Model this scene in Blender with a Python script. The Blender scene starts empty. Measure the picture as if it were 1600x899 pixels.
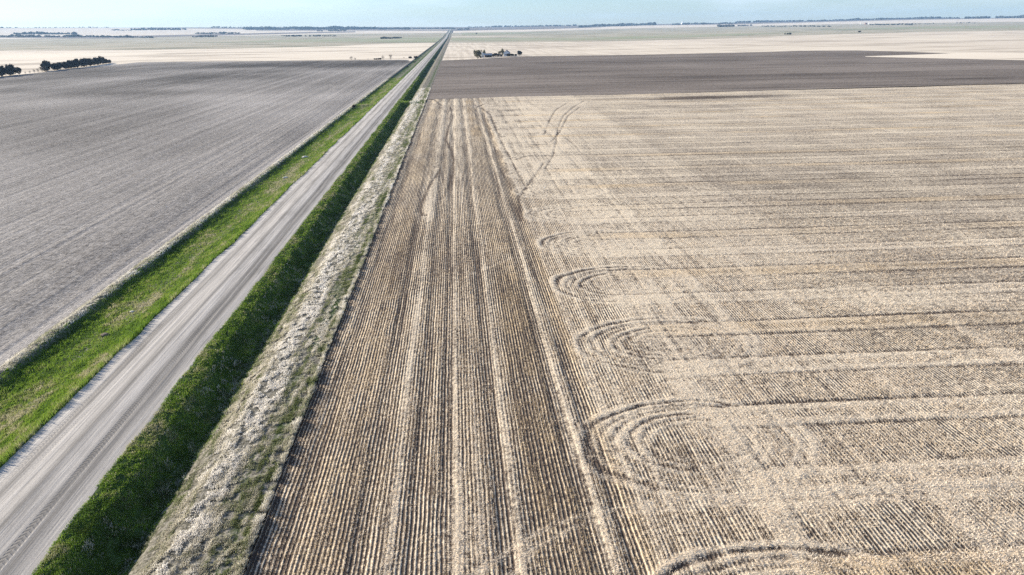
import bpy, math, random
import numpy as np
from mathutils import Matrix, Vector

C = bpy.context.scene
col = C.collection
R = math.radians
rng = np.random.default_rng(7)
random.seed(7)

# ------------------------------------------------------------------ camera
CAM_H = 32.0
F_PX, CX, CY = 1067.0, 800.0, 449.5
PITCH, YAW, ROLL = R(20.784), R(4.239), R(0.869)
fwd = Vector((math.sin(YAW) * math.cos(PITCH), math.cos(YAW) * math.cos(PITCH), -math.sin(PITCH)))
right = fwd.cross(Vector((0, 0, 1))).normalized()
up = right.cross(fwd).normalized()
r2 = right * math.cos(ROLL) - up * math.sin(ROLL)      # clockwise roll tips the horizon up to the right
u2 = up * math.cos(ROLL) + right * math.sin(ROLL)
right, up = r2, u2
cam_d = bpy.data.cameras.new('camera')
cam = bpy.data.objects.new('camera', cam_d)
col.objects.link(cam)
cam.matrix_world = Matrix(((right.x, up.x, -fwd.x, 0), (right.y, up.y, -fwd.y, 0),
                           (right.z, up.z, -fwd.z, CAM_H), (0, 0, 0, 1)))
cam_d.sensor_width = 36
cam_d.lens = 36 * F_PX / 1600
cam_d.clip_start = 0.5
cam_d.clip_end = 60000
C.camera = cam

# ------------------------------------------------------------------ sky, sun, exposure
SUN_EL = R(19.5)
SUN_AZ = R(-66)            # compass style from +Y, negative = to the left of the road
SKY_TINT = (.80, .89, 1.06, 1)
w = bpy.data.worlds.new('World')
C.world = w
w.use_nodes = True
nt = w.node_tree
nt.nodes.clear()
sky = nt.nodes.new('ShaderNodeTexSky')
sky.sky_type = 'NISHITA'
sky.sun_disc = False
sky.sun_elevation = SUN_EL
sky.sun_rotation = SUN_AZ
sky.altitude = 600
sky.air_density = 1.0
sky.dust_density = 0.3
sky.ozone_density = 3.0
tc = nt.nodes.new('ShaderNodeTexCoord')
mp = nt.nodes.new('ShaderNodeMapping')
mp.inputs['Scale'].default_value = (1.2, 1.2, 9)
cn = nt.nodes.new('ShaderNodeTexNoise')
cn.inputs['Scale'].default_value = 1.6
cn.inputs['Detail'].default_value = 6
cn.inputs['Roughness'].default_value = 0.6
cr = nt.nodes.new('ShaderNodeMapRange')
cr.inputs['From Min'].default_value = 0.45
cr.inputs['From Max'].default_value = 0.75
cr.inputs['To Max'].default_value = 0.6
mx = nt.nodes.new('ShaderNodeMix')
mx.data_type = 'RGBA'
mx.inputs['B'].default_value = (9, 9, 9, 1)
bg = nt.nodes.new('ShaderNodeBackground')
bg.inputs['Strength'].default_value = 0.076
out = nt.nodes.new('ShaderNodeOutputWorld')
nt.links.new(tc.outputs['Generated'], mp.inputs['Vector'])
nt.links.new(mp.outputs['Vector'], cn.inputs['Vector'])
nt.links.new(cn.outputs['Fac'], cr.inputs['Value'])
nt.links.new(cr.outputs['Result'], mx.inputs['Factor'])
nt.links.new(sky.outputs['Color'], mx.inputs['A'])
tint = nt.nodes.new('ShaderNodeMix')
tint.data_type = 'RGBA'
tint.blend_type = 'MULTIPLY'
tint.inputs['Factor'].default_value = 1
tint.inputs['B'].default_value = SKY_TINT
nt.links.new(mx.outputs['Result'], tint.inputs['A'])
nt.links.new(tint.outputs['Result'], bg.inputs['Color'])
nt.links.new(bg.outputs['Background'], out.inputs['Surface'])

sun_d = bpy.data.lights.new('sun', 'SUN')
sun_d.energy = 5.0
sun_d.angle = R(0.5)
sun_d.color = (1.0, 0.915, 0.785)
sun = bpy.data.objects.new('sun', sun_d)
col.objects.link(sun)
sdir = Vector((math.sin(SUN_AZ) * math.cos(SUN_EL), math.cos(SUN_AZ) * math.cos(SUN_EL), math.sin(SUN_EL)))
sun.rotation_euler = sdir.to_track_quat('Z', 'Y').to_euler()
sun.location = (0, 0, 100)

C.view_settings.view_transform = 'Standard'
C.view_settings.look = 'None'
C.view_settings.gamma = 1
C.view_settings.use_curve_mapping = False
C.view_settings.exposure = 1.14

# ------------------------------------------------------------------ terrain
D0, D1 = 1500.0, 9000.0
hz_x = np.array([-900, -300, 0, 200, 400, 700, 800, 1000, 1100, 1250, 1400, 1600, 1900, 2500.])
hz_y = np.array([44, 43.5, 43.3, 43, 42.3, 42.2, 41.5, 38, 36.2, 33.6, 30, 28, 26, 26.])


def pix_dir(px, py):
    px = np.asarray(px, float); py = np.asarray(py, float)
    a = px - CX; b = -(py - CY)
    d = [F_PX * fwd[i] + a * right[i] + b * up[i] for i in range(3)]
    return d


_d = pix_dir(hz_x, hz_y)
_az = np.arctan2(_d[0], _d[1])
_ht = CAM_H + _d[2] / np.hypot(_d[0], _d[1]) * D1


def smooth(t):
    t = np.clip(t, 0, 1)
    return t * t * (3 - 2 * t)


def terrain(x, y):
    x = np.asarray(x, float); y = np.asarray(y, float)
    r = np.hypot(x, y)
    az = np.arctan2(x, y)
    rise = np.interp(az, _az, _ht, left=15, right=25)
    s = np.clip((r - D0) / (D1 - D0), 0, 1)
    z = rise * s * s
    z = z - np.clip(r - D1, 0, None) * 0.02
    und = smooth((r - 900) / 2500.0)
    z = z + und * (1.6 * np.sin(x / 410 + 1.3) * np.sin(y / 530 + .4) + 1.0 * np.sin(x / 170 + y / 260))
    return z


def unproject(px, py):
    d = pix_dir(px, py)
    hyp = np.hypot(d[0], d[1])
    ux, uy, e = d[0] / hyp, d[1] / hyp, d[2] / hyp
    lo = np.full(np.shape(ux), 8.0); hi = np.full(np.shape(ux), 9000.0)
    for _ in range(46):
        m = (lo + hi) / 2
        ab = (CAM_H + e * m) > terrain(ux * m, uy * m)
        lo = np.where(ab, m, lo); hi = np.where(ab, hi, m)
    return ux * lo, uy * lo


def project(x, y, z):
    dx, dy, dz = x, y, z - CAM_H
    f = dx * fwd.x + dy * fwd.y + dz * fwd.z
    return CX + F_PX * (dx * right.x + dy * right.y + dz * right.z) / f, CY - F_PX * (dx * up.x + dy * up.y + dz * up.z) / f


# ------------------------------------------------------------------ numpy noise
def _hash(ix, iy, seed):
    h = (ix.astype(np.int64) * 374761393 + iy.astype(np.int64) * 668265263 + seed * 974634777) & 0xffffffff
    h = ((h ^ (h >> 13)) * 1274126177) & 0xffffffff
    return ((h ^ (h >> 16)) & 0xffff) / 65535.0


def vnoise(x, y, seed=0):
    x = np.asarray(x, float); y = np.asarray(y, float)
    x, y = np.broadcast_arrays(x, y)
    ix = np.floor(x); iy = np.floor(y)
    fx = x - ix; fy = y - iy
    fx = fx * fx * (3 - 2 * fx); fy = fy * fy * (3 - 2 * fy)
    a = _hash(ix, iy, seed); b = _hash(ix + 1, iy, seed); c = _hash(ix, iy + 1, seed); d = _hash(ix + 1, iy + 1, seed)
    return (a * (1 - fx) + b * fx) * (1 - fy) + (c * (1 - fx) + d * fx) * fy


def fbm(x, y, seed=0, n=4):
    v = 0; a = .5; t = 0
    for i in range(n):
        v = v + a * vnoise(x * 2 ** i, y * 2 ** i, seed + i); t += a; a *= .55
    return v / t


# ------------------------------------------------------------------ mesh helpers
def tag(o, label=None, cat=None, group=None, kind=None):
    if label: o['label'] = label
    if cat: o['category'] = cat
    if group: o['group'] = group
    if kind: o['kind'] = kind
    return o


def link(name, me, parent=None, mat=None):
    o = bpy.data.objects.new(name, me)
    col.objects.link(o)
    if mat and me is not None: me.materials.append(mat)
    if parent is not None: o.parent = parent
    return o


def raw_mesh(name, verts, faces_flat, nper, attrs=None, smooth_shade=False):
    me = bpy.data.meshes.new(name)
    nv = len(verts); nf = len(faces_flat) // nper
    me.vertices.add(nv)
    me.vertices.foreach_set('co', np.ascontiguousarray(verts, dtype=np.float32).ravel())
    me.loops.add(len(faces_flat))
    me.loops.foreach_set('vertex_index', np.asarray(faces_flat, dtype=np.int32))
    me.polygons.add(nf)
    me.polygons.foreach_set('loop_start', np.arange(0, nf * nper, nper, dtype=np.int32))
    me.polygons.foreach_set('loop_total', np.full(nf, nper, dtype=np.int32))
    if smooth_shade:
        me.polygons.foreach_set('use_smooth', np.ones(nf, dtype=bool))
    me.update(calc_edges=True)
    if attrs:
        for k, v in attrs.items():
            a = me.attributes.new(k, 'FLOAT', 'POINT')
            a.data.foreach_set('value', np.ascontiguousarray(v, dtype=np.float32).ravel())
    return me


def grid_mesh(name, X, Y, Z, attrs=None):
    ny, nx = X.shape
    v = np.stack([X.ravel(), Y.ravel(), Z.ravel()], 1)
    i = np.arange(ny * nx).reshape(ny, nx)
    f = np.stack([i[:-1, :-1], i[:-1, 1:], i[1:, 1:], i[1:, :-1]], -1).ravel()
    # faces must look up
    x0, x1 = X[0, 0], X[0, -1]
    if (x1 - x0) * (Y[-1, 0] - Y[0, 0]) < 0:
        f = np.stack([i[:-1, :-1], i[1:, :-1], i[1:, 1:], i[:-1, 1:]], -1).ravel()
    return raw_mesh(name, v, f, 4, attrs, True)


def blades(name, x, y, z, h, wd, tone, k=2, spread=.04, lean=.35, mat=None, label=None, cat=None, lean_dir=None):
    """k slim triangular blades for every tuft."""
    n = len(x)
    V = []; T = []
    for j in range(k):
        a = rng.random(n) * 2 * np.pi
        ox = (rng.random(n) - .5) * 2 * spread; oy = (rng.random(n) - .5) * 2 * spread
        hw = wd * (.35 + .5 * rng.random(n)) * .5
        cx_, cy_ = x + ox, y + oy
        dx, dy = np.cos(a) * hw, np.sin(a) * hw
        hh = h * (.65 + .6 * rng.random(n))
        la = rng.random(n) * 2 * np.pi
        lm = lean * rng.random(n) * hh
        lx, ly = np.cos(la) * lm, np.sin(la) * lm
        if lean_dir is not None:
            lx = lx + lean_dir[0] * hh; ly = ly + lean_dir[1] * hh
        V.append(np.stack([np.stack([cx_ - dx, cy_ - dy, z - .02], 1),
                           np.stack([cx_ + dx, cy_ + dy, z - .02], 1),
                           np.stack([cx_ + lx + dx * .6, cy_ + ly + dy * .6, z + hh], 1)], 1))
        t = np.clip(tone + (rng.random(n) - .5) * .25, 0, 1)
        T.append(np.repeat(t[:, None], 3, 1))
    V = np.concatenate(V).reshape(-1, 3); T = np.concatenate(T).ravel()
    me = raw_mesh(name, V, np.arange(len(V)), 3, {'tone': T})
    o = link(name, me, None, mat)
    return tag(o, label, cat, kind='stuff')


# ------------------------------------------------------------------ node helpers
class NT:
    def __init__(s, name, rough=.95, spec=.1):
        s.m = bpy.data.materials.new(name)
        s.m.use_nodes = True
        s.n = s.m.node_tree.nodes; s.l = s.m.node_tree.links
        s.b = s.n['Principled BSDF']
        s.b.inputs['Roughness'].default_value = rough
        s.b.inputs['Specular IOR Level'].default_value = spec
        s.co = s.n.new('ShaderNodeTexCoord').outputs['Object']
        sp = s.n.new('ShaderNodeSeparateXYZ')
        s.l.new(s.co, sp.inputs[0])
        s.x, s.y, s.z = sp.outputs

    def set(s, sock, v):
        if isinstance(v, bpy.types.NodeSocket): s.l.new(v, sock)
        elif isinstance(v, tuple) and len(v) == 3 and sock.type == 'RGBA': sock.default_value = (*v, 1)
        else: sock.default_value = v

    def math(s, op, a, b=None, c=None):
        n = s.n.new('ShaderNodeMath'); n.operation = op
        s.set(n.inputs[0], a)
        if b is not None: s.set(n.inputs[1], b)
        if c is not None: s.set(n.inputs[2], c)
        return n.outputs[0]

    def attr(s, name):
        n = s.n.new('ShaderNodeAttribute'); n.attribute_name = name
        return n.outputs['Fac']

    def noise(s, scale=1, detail=3, rough=.55, sx=1, sy=1, sz=1, dist=0):
        mp = s.n.new('ShaderNodeMapping')
        mp.inputs['Scale'].default_value = (sx, sy, sz)
        s.l.new(s.co, mp.inputs['Vector'])
        n = s.n.new('ShaderNodeTexNoise')
        n.inputs['Scale'].default_value = scale; n.inputs['Detail'].default_value = detail
        n.inputs['Roughness'].default_value = rough; n.inputs['Distortion'].default_value = dist
        s.l.new(mp.outputs[0], n.inputs['Vector'])
        return n.outputs['Fac']

    def rng(s, v, a, b, c=0., d=1.):
        n = s.n.new('ShaderNodeMapRange')
        s.set(n.inputs['Value'], v)
        for k, q in zip(('From Min', 'From Max', 'To Min', 'To Max'), (a, b, c, d)):
            n.inputs[k].default_value = q
        return n.outputs['Result']

    def mix(s, f, a, b, mode='MIX'):
        n = s.n.new('ShaderNodeMix'); n.data_type = 'RGBA'; n.blend_type = mode
        s.set(n.inputs['Factor'], f); s.set(n.inputs['A'], a); s.set(n.inputs['B'], b)
        return n.outputs['Result']

    def ramp(s, v, stops):
        n = s.n.new('ShaderNodeValToRGB')
        e = n.color_ramp.elements
        while len(e) < len(stops): e.new(.5)
        for q, (p, c) in zip(e, stops):
            q.position = p
            q.color = (c, c, c, 1) if isinstance(c, (int, float)) else (*c, 1)
        s.set(n.inputs['Fac'], v)
        return n.outputs['Color']

    def bump(s, h, dist=.05, strength=1):
        n = s.n.new('ShaderNodeBump')
        n.inputs['Distance'].default_value = dist; n.inputs['Strength'].default_value = strength
        s.set(n.inputs['Height'], h)
        s.l.new(n.outputs['Normal'], s.b.inputs['Normal'])

    def done(s, color):
        s.set(s.b.inputs['Base Color'], color)
        return s.m


# ------------------------------------------------------------------ materials
def mat_flat(name, c, rough=.8, var=.12, scale=3.):
    t = NT(name, rough)
    n = t.noise(scale, 3)
    f = t.rng(n, .3, .7, 1 - var, 1 + var)
    return t.done(t.mix(1.0, c, t.mix(1.0, (1, 1, 1), f, 'MULTIPLY'), 'MULTIPLY'))


def mat_stubble():
    t = NT('stubble_ground', .95, .05)
    chaff, gold, dark, ns = t.attr('chaff'), t.attr('gold'), t.attr('dark'), t.attr('ns')
    wob = t.noise(.6, 2, .5, 1, .35)
    ph = t.math('MULTIPLY', t.math('ADD', t.x, t.math('MULTIPLY', t.math('SUBTRACT', wob, .5), .22)), 2 * math.pi / .305)
    row = t.math('SINE', ph)
    fine = t.noise(5.5, 4, .75)
    fine2 = t.noise(2.1, 3, .6)
    streak_ns = t.noise(1, 4, .7, 2.2, .05)
    streak_ew = t.noise(1, 4, .75, .05, .95)
    streak = t.math('ADD', t.math('MULTIPLY', streak_ns, ns), t.math('MULTIPLY', streak_ew, t.math('SUBTRACT', 1., ns)))
    # how much straw covers the soil
    open_ = t.rng(chaff, .15, .75, 1, .12)
    cov = t.math('ADD', t.math('MULTIPLY', t.math('MULTIPLY', row, open_), t.math('ADD', .26, t.math('MULTIPLY', ns, .34))), .46)
    cov = t.math('ADD', cov, t.math('MULTIPLY', t.math('SUBTRACT', fine, .5), 1.9))
    cov = t.math('ADD', cov, t.math('MULTIPLY', t.math('SUBTRACT', fine2, .5), 2.2))
    cov = t.math('ADD', cov, t.math('MULTIPLY', t.math('SUBTRACT', streak, .5), 1.5))
    clump = t.noise(.75, 4, .7)
    cov = t.math('ADD', cov, t.math('MULTIPLY', t.math('SUBTRACT', clump, .5), .9))
    rowtone = t.noise(1, 1, .5, 3.28, .06)
    cov = t.math('ADD', cov, t.math('MULTIPLY', t.math('SUBTRACT', rowtone, .5), t.math('MULTIPLY', ns, 1.3)))
    cov = t.math('ADD', cov, t.math('MULTIPLY', chaff, .62))
    cov = t.math('SUBTRACT', cov, t.math('MULTIPLY', dark, .95))
    cov = t.rng(cov, .1, 1.0)
    straw = t.mix(gold, (.665, .56, .41), (.60, .44, .25))
    big = t.noise(.05, 3, .6)
    straw = t.mix(t.rng(big, .35, .7), straw, (.57, .48, .36))
    soil = t.mix(fine2, (.055, .041, .032), (.13, .10, .078))  # dark soil, deepened further to carry the shade between stubble rows
    c = t.mix(cov, soil, straw)
    h = t.math('ADD', t.math('MULTIPLY', t.math('MULTIPLY', row, open_), t.math('ADD', .2, t.math('MULTIPLY', ns, .4))), t.math('MULTIPLY', fine, 1.3))
    h = t.math('ADD', h, t.math('MULTIPLY', fine2, 1.2))
    t.bump(h, .10, 1.0)
    return t.done(c)


def mat_tone(name, stops, rough=.9, trans=.35):
    t = NT(name, rough, .05)
    c = t.ramp(t.attr('tone'), stops)
    tr = t.n.new('ShaderNodeBsdfTranslucent'); t.l.new(c, tr.inputs['Color'])
    mxs = t.n.new('ShaderNodeMixShader'); mxs.inputs[0].default_value = trans
    t.l.new(t.b.outputs[0], mxs.inputs[1]); t.l.new(tr.outputs[0], mxs.inputs[2])
    t.l.new(mxs.outputs[0], t.n['Material Output'].inputs['Surface'])
    return t.done(c)


def mat_tilled(name, base, dark, row_axis='x', period=1.6, lines=.5, cell=4.):
    t = NT(name, .95, .05)
    fine = t.noise(cell, 4, .75)
    f2 = t.noise(cell * .33, 3, .6)
    sx, sy = (1., .012) if row_axis == 'x' else (.012, 1.)
    st = t.noise(1 / period, 4, .65, sx, sy)
    big = t.noise(.012, 3, .55, 1 if row_axis == 'x' else .35, 1)
    d = t.attr('dark')
    v = t.math('ADD', t.math('MULTIPLY', t.math('SUBTRACT', fine, .5), 2.3), .35)
    v = t.math('ADD', v, t.math('MULTIPLY', t.math('SUBTRACT', st, .5), lines * 2))
    v = t.math('ADD', v, t.math('MULTIPLY', t.math('SUBTRACT', big, .5), .9))
    v = t.math('ADD', v, t.math('MULTIPLY', t.math('SUBTRACT', f2, .5), 1.2))
    v = t.math('ADD', v, d)
    v = t.rng(v, -.1, 1.1)
    c = t.mix(v, base, dark)
    h = t.math('ADD', fine, t.math('MULTIPLY', st, 1.2))
    h = t.math('ADD', h, f2)
    t.bump(h, .16, 1.0)
    return t.done(c)


def mat_road():
    t = NT('gravel', .95, .1)
    wob = t.noise(.05, 2, .5)
    xx = t.math('ADD', t.x, t.math('MULTIPLY', t.math('SUBTRACT', wob, .5), .7))
    u = t.rng(xx, -36.75, -27.75)
    prof = t.ramp(u, [(0, .85), (.10, .98), (.18, .72), (.24, .42), (.28, .82), (.42, .86), (.50, .40), (.54, .80), (.66, .84),
                      (.73, .34), (.78, .56), (.82, .30), (.87, .60), (.94, .78), (1, .62)])
    st = t.noise(2.6, 4, .6, 1, .02)
    st2 = t.noise(9, 2, .6, 1, .03)
    fine = t.noise(9, 4, .8)
    v = t.math('MULTIPLY', prof, t.rng(st, .3, .7, .68, 1.16))
    v = t.math('MULTIPLY', v, t.rng(st2, .3, .7, .88, 1.1))
    v = t.math('MULTIPLY', v, t.rng(fine, .3, .7, .72, 1.2))
    pt = t.noise(.5, 4, .65, 1, .22)
    v = t.math('MULTIPLY', v, t.rng(pt, .52, .7, 1.0, .78))

    def tread(xc, wdt, per, slant):
        m = t.math('ABSOLUTE', t.math('SUBTRACT', t.x, xc))
        mask = t.rng(m, wdt, wdt - .07)
        s = t.math('SINE', t.math('MULTIPLY', t.math('ADD', t.y, t.math('MULTIPLY', m, slant)), 2 * math.pi / per))
        s = t.rng(s, -.2, .4)
        gate = t.rng(t.noise(.05, 2, .5, .2, 1), .38, .55, .15, 1.)
        return t.math('MULTIPLY', t.math('MULTIPLY', s, mask), gate)
    tr = t.math('ADD', tread(-30.1, .34, .42, .8), t.math('MULTIPLY', tread(-35.1, .30, .42, .8), .75))
    tr = t.math('ADD', tr, t.math('MULTIPLY', tread(-34.0, .2, .36, -.6), .4))
    v = t.math('MULTIPLY', v, t.math('SUBTRACT', 1.0, t.math('MULTIPLY', tr, .30)))
    c = t.mix(v, (.045, .041, .036), (.58, .535, .475))
    h = t.math('ADD', t.math('MULTIPLY', tr, -1.0), t.math('ADD', t.math('MULTIPLY', fine, .5), t.math('MULTIPLY', st, 1.5)))
    t.bump(h, .05, .8)
    return t.done(c)


def mat_verge():
    t = NT('verge_turf', .95, .05)
    dry = t.attr('dry')
    f = t.noise(3, 4, .7); g = t.noise(.5, 3, .6); st = t.noise(1, 3, .6, 1.4, .12)
    green = t.mix(g, (.045, .085, .018), (.085, .14, .03))
    green = t.mix(t.rng(f, .3, .7), (.03, .045, .015), green)
    straw = t.mix(t.rng(f, .35, .65), (.06, .055, .035), (.30, .275, .225))
    v = t.math('ADD', dry, t.math('MULTIPLY', t.math('SUBTRACT', st, .5), .9))
    v = t.math('ADD', v, t.math('MULTIPLY', t.math('SUBTRACT', f, .5), .8))
    c = t.mix(t.rng(v, .35, .65), green, straw)
    t.bump(t.math('ADD', f, st), .2, .8)
    return t.done(c)


def mat_far(name, c1, c2, c3, sx=.0016, sy=.012, ns=False):
    t = NT(name, .95, .05)
    a = t.noise(1, 4, .6, sx, sy * .3); b = t.noise(1, 5, .7, sx * 2.2, sy * .9)
    c = t.mix(t.rng(a, .35, .65), c1, c2)
    c = t.mix(t.rng(b, .50, .60, 0, .75), c, c3)
    if ns:
        s = t.noise(1, 3, .6, .18, .004)
        c = t.mix(t.rng(s, .4, .65, 0, .55), c, c3)
    return t.done(c)


M = {}
M['stubble'] = mat_stubble()
M['stubble_blade'] = mat_tone('stubble_stalks', [(0, (.20, .155, .11)), (.35, (.55, .42, .24)), (.65, (.75, .62, .47)), (1, (.85, .77, .65))])
M['straw_blade'] = mat_tone('dry_grass_blades', [(0, (.09, .12, .04)), (.3, (.22, .25, .11)), (.55, (.56, .52, .41)), (1, (.88, .84, .77))])
M['green_blade'] = mat_tone('green_grass_blades', [(0, (.05, .065, .02)), (.35, (.10, .175, .028)), (.62, (.23, .345, .045)), (.8, (.30, .33, .10)), (1, (.50, .45, .30))])
M['tilled_w'] = mat_tilled('grey_tilled_soil', (.41, .378, .342), (.07, .063, .056), 'x', .8, .32, 2.6)
M['tilled_e'] = mat_tilled('brown_tilled_soil', (.24, .202, .168), (.08, .064, .051), 'y', 7., 1.0, 1.2)
M['road'] = mat_road()
M['verge'] = mat_verge()
M['soil'] = mat_flat('bare_earth', (.2, .17, .14), .95, .2, .02)
M['pale'] = mat_far('pale_stubble', (.74, .65, .51), (.66, .57, .45), (.37, .31, .235), ns=False)
M['pale_ns'] = mat_far('pale_stubble_rows', (.74, .65, .51), (.66, .57, .45), (.37, .31, .235), ns=True)
M['pasture'] = mat_far('spring_pasture', (.37, .345, .25), (.46, .40, .30), (.16, .16, .105))
M['pasture_green'] = mat_far('green_pasture', (.25, .28, .165), (.33, .325, .215), (.42, .37, .28))
M['fallow'] = mat_far('distant_bare_soil', (.20, .17, .15), (.16, .14, .13), (.28, .25, .22))
M['bark'] = mat_flat('bark', (.16, .13, .10), .9, .3, 2)
M['twig_dark'] = mat_flat('dark_twigs', (.055, .05, .045), .9, .4, .7)
M['twig_olive'] = mat_flat('olive_buds', (.17, .155, .09), .9, .35, .7)
M['twig_grey'] = mat_flat('grey_twigs', (.24, .21, .17), .9, .3, .7)
M['far_wood'] = mat_flat('far_woodland', (.04, .045, .04), .95, .4, .02)
M['white_wall'] = mat_flat('white_siding', (.78, .78, .76), .6, .04, 1)
M['shed_roof'] = mat_flat('weathered_shed_roof', (.27, .30, .33), .6, .1, 1)
M['grey_roof'] = mat_flat('grey_blue_roof', (.13, .15, .19), .6, .1, 1)
M['steel'] = mat_flat('galvanised_steel', (.5, .53, .53), .45, .08, 1)
M['glass'] = mat_flat('dark_glass_and_shade', (.03, .04, .05), .1, .1, 1)
M['wood'] = mat_flat('weathered_wood', (.25, .21, .17), .9, .2, 2)
M['stone'] = mat_flat('pale_stone', (.55, .52, .46), .85, .2, 3)
M['red'] = mat_flat('barn_red', (.22, .07, .05), .8, .15, 1)

# ------------------------------------------------------------------ base ground, one sheet out past the horizon
nr, na = 90, 160
rr = np.concatenate([[0.], np.geomspace(40, 11500, nr)])
aa = np.linspace(-math.pi, math.pi, na)
RR, AA = np.meshgrid(rr, aa, indexing='ij')
GX, GY = RR * np.sin(AA), RR * np.cos(AA)
GZ = terrain(GX, GY) - np.interp(RR, [0, 700, 1600], [2.2, 2.0, .6])
me = grid_mesh('ground', GX, GY, GZ)
g = link('ground', me, None, M['soil']); g['kind'] = 'structure'
me.flip_normals()

# ------------------------------------------------------------------ road corridor cross-section
XP = np.array([-48.1, -47.5, -46.8, -46.0, -44.6, -42.0, -39.4, -37.0, -36.7, -32.2, -27.8, -27.4, -26.2, -24.6, -23.3, -22.0, -20.2, -15.5, -14.8, -14.2])
ZP = np.array([.02, .26, .16, -.28, -.50, -.45, -.02, .56, .52, .70, .55, .52, .24, -1.00, -1.35, -.80, -.10, .10, .12, 0.])
W0, W1, E1, E2, E3 = -48.1, -36.75, -27.75, -21.9, -14.7


def profile(x, y):
    z = np.interp(x, XP, ZP)
    # field approaches fill the ditches
    for yc, hw, a, b in ((337, 4, -28, -14.7), (327, 3.5, -48, -37), (812, 5, -48, -14.7)):
        m = smooth((hw + 3 - np.abs(y - yc)) / 3) * ((x > a) & (x < b))
        z = np.where(z < .3, z * (1 - m) + .3 * m, z)
    return z


def lumpf(x, y, e0, e1, amp):
    n = .5 * fbm(x * 1.1, y * .35, 3, 3) + .5 * fbm(x * 2.4, y * 1.0, 41, 3)
    return amp * (n - .5) * np.clip((x - e0) * 2, 0, 1) * np.clip((e1 - x) * 2, 0, 1)


def corridor(name, x0, x1, nx, mat, y0=18., y1=6900., ny=620, lump=0., dryf=None, yb=None):
    xs = np.linspace(x0, x1, nx)
    xs = np.unique(np.concatenate([xs, XP[(XP > x0) & (XP < x1)]]))
    ys = np.geomspace(y0, y1, ny)
    X, Y = np.meshgrid(xs, ys)
    X0 = X
    Z = profile(X, Y) * np.interp(Y, [1500, 3000], [1, .6]) + terrain(X, Y) + np.interp(Y, [800, 3000, 7000], [0, .5, 1.5])
    if lump:
        Z = Z + lumpf(X, Y, x0, x1, lump)
    at = {'dry': dryf(X, Y)} if dryf else None
    X = X0 + edge_wander(X0, Y)
    me = grid_mesh(name, X, Y, Z, at)
    o = link(name, me, None, mat)
    o['kind'] = 'structure'
    return o


def edge_wander(x, y):
    v = 0
    for k, (e, a) in enumerate(((W1, .8), (E1, .9), (E2, 1.6), (E3, .5))):
        v = v + a * (fbm(y * .11 + 9 * k, y * 0 + k, 500 + k, 4) - .5) * np.exp(-((x - e) / .9) ** 2)
    return v


def dry_w(X, Y):
    d = np.interp(X, [-48.1, -47.0, -46.2, -45, -43, -41, -39.4, -38], [1, .9, .4, .2, .34, .45, .25, .05])
    return d + (fbm(X * .35, Y * .12, 11) - .5) * .6 + np.interp(Y, [150, 700, 2500], [0, .12, .3])


def dry_e(X, Y):
    d = np.interp(X, [-27.8, -27.3, -24.8, -23.6, -22.6, -21.2, -18.5, -16.4, -15.3], [.3, .0, .1, .4, .62, .9, .85, .5, .8])
    d = d + (fbm(X * .5, Y * .2, 21) - .5) * .5
    for yc in (337,):
        m = smooth((9 - np.abs(Y - yc)) / 4)
        d = d * (1 - m) + .05 * m
    return d + np.interp(Y, [200, 500, 1500], [0, -.12, .15])


corridor('grass_verge', W0, W1, 26, M['verge'], dryf=dry_w, lump=.25)
corridor('gravel_road', W1, E1, 20, M['road'], lump=0.)
corridor('grass_verge', E1, E2, 26, M['verge'], dryf=dry_e, lump=.22, ny=900)
corridor('dry_grass_strip', E2, E3, 40, M['verge'], dryf=dry_e, lump=.26, ny=1000)

# ------------------------------------------------------------------ west tilled field
def poly_far(pts, xs_px=np.linspace(-500, 2100, 600)):
    """far boundary given in picture points -> ground polyline, as Y(X)."""
    p = np.array(pts, float)
    yy = np.interp(xs_px, p[:, 0], p[:, 1])
    wx, wy = unproject(xs_px, yy)
    o = np.argsort(wx)
    return wx[o], wy[o]


bw = poly_far([(-500, 99), (185, 98.2), (300, 97), (640, 94), (700, 93.6)])
def ell(X, Y, px, py, rx, ry, s=1.):
    """soft patch centred at a ground point"""
    cx_, cy_ = unproject(px, py)
    return s * np.exp(-(((X - cx_) / rx) ** 2 + ((Y - cy_) / ry) ** 2))


BELT_X = float(-unproject(120, 108)[0])
nx, ny = 240, 420
uu = np.linspace(0, 1, nx) ** 1.0
xs = -48.1 - np.concatenate([[0], np.cumsum(np.geomspace(.35, 9, nx - 1))])
xs = -48.1 + (xs + 48.1) * ((BELT_X - 48.1) / (-48.1 - xs[-1]))
xs = xs[::-1]
T_ = np.linspace(0, 1, ny)[:, None]
yf = np.interp(xs, bw[0], bw[1])[None, :]
Y = 25. * (yf / 25.) ** T_
X = np.broadcast_to(xs[None, :], Y.shape)
fur = .12 * (vnoise(X / .9, Y * .01, 5) - .5)
Z = .02 + .25 * smooth((-50 - X) / 8) + .25 * (fbm(X * .05, Y * .02, 51) - .5) + fur * np.clip((-48.5 - X), 0, 1)
dark = (fbm(X * .012 + 4, Y * .008, 61, 3) - .5) * .9
for (px, py, rx, ry, s) in ((480, 100, 260, 60, .25), (330, 122, 60, 60, .55), (420, 113, 60, 50, .4), (240, 146, 45, 26, .4), (520, 103, 90, 60, .5), (150, 118, 70, 60, .45), (60, 140, 60, 35, .35), (350, 103, 200, 90, .3)):
    dark = dark + ell(X, Y, px, py, rx, ry, s)
dark = dark + (vnoise(X / 2.3, Y * .004, 71) - .5) * np.interp(Y, [60, 250, 500], [.15, .25, .35])
dark = dark - .3 * np.exp(-((X + 49.2) / .8) ** 2)
me = grid_mesh('tilled_field', X, Y, Z, {'dark': dark})
o = link('tilled_field', me, None, M['tilled_w']); o['kind'] = 'structure'

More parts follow.
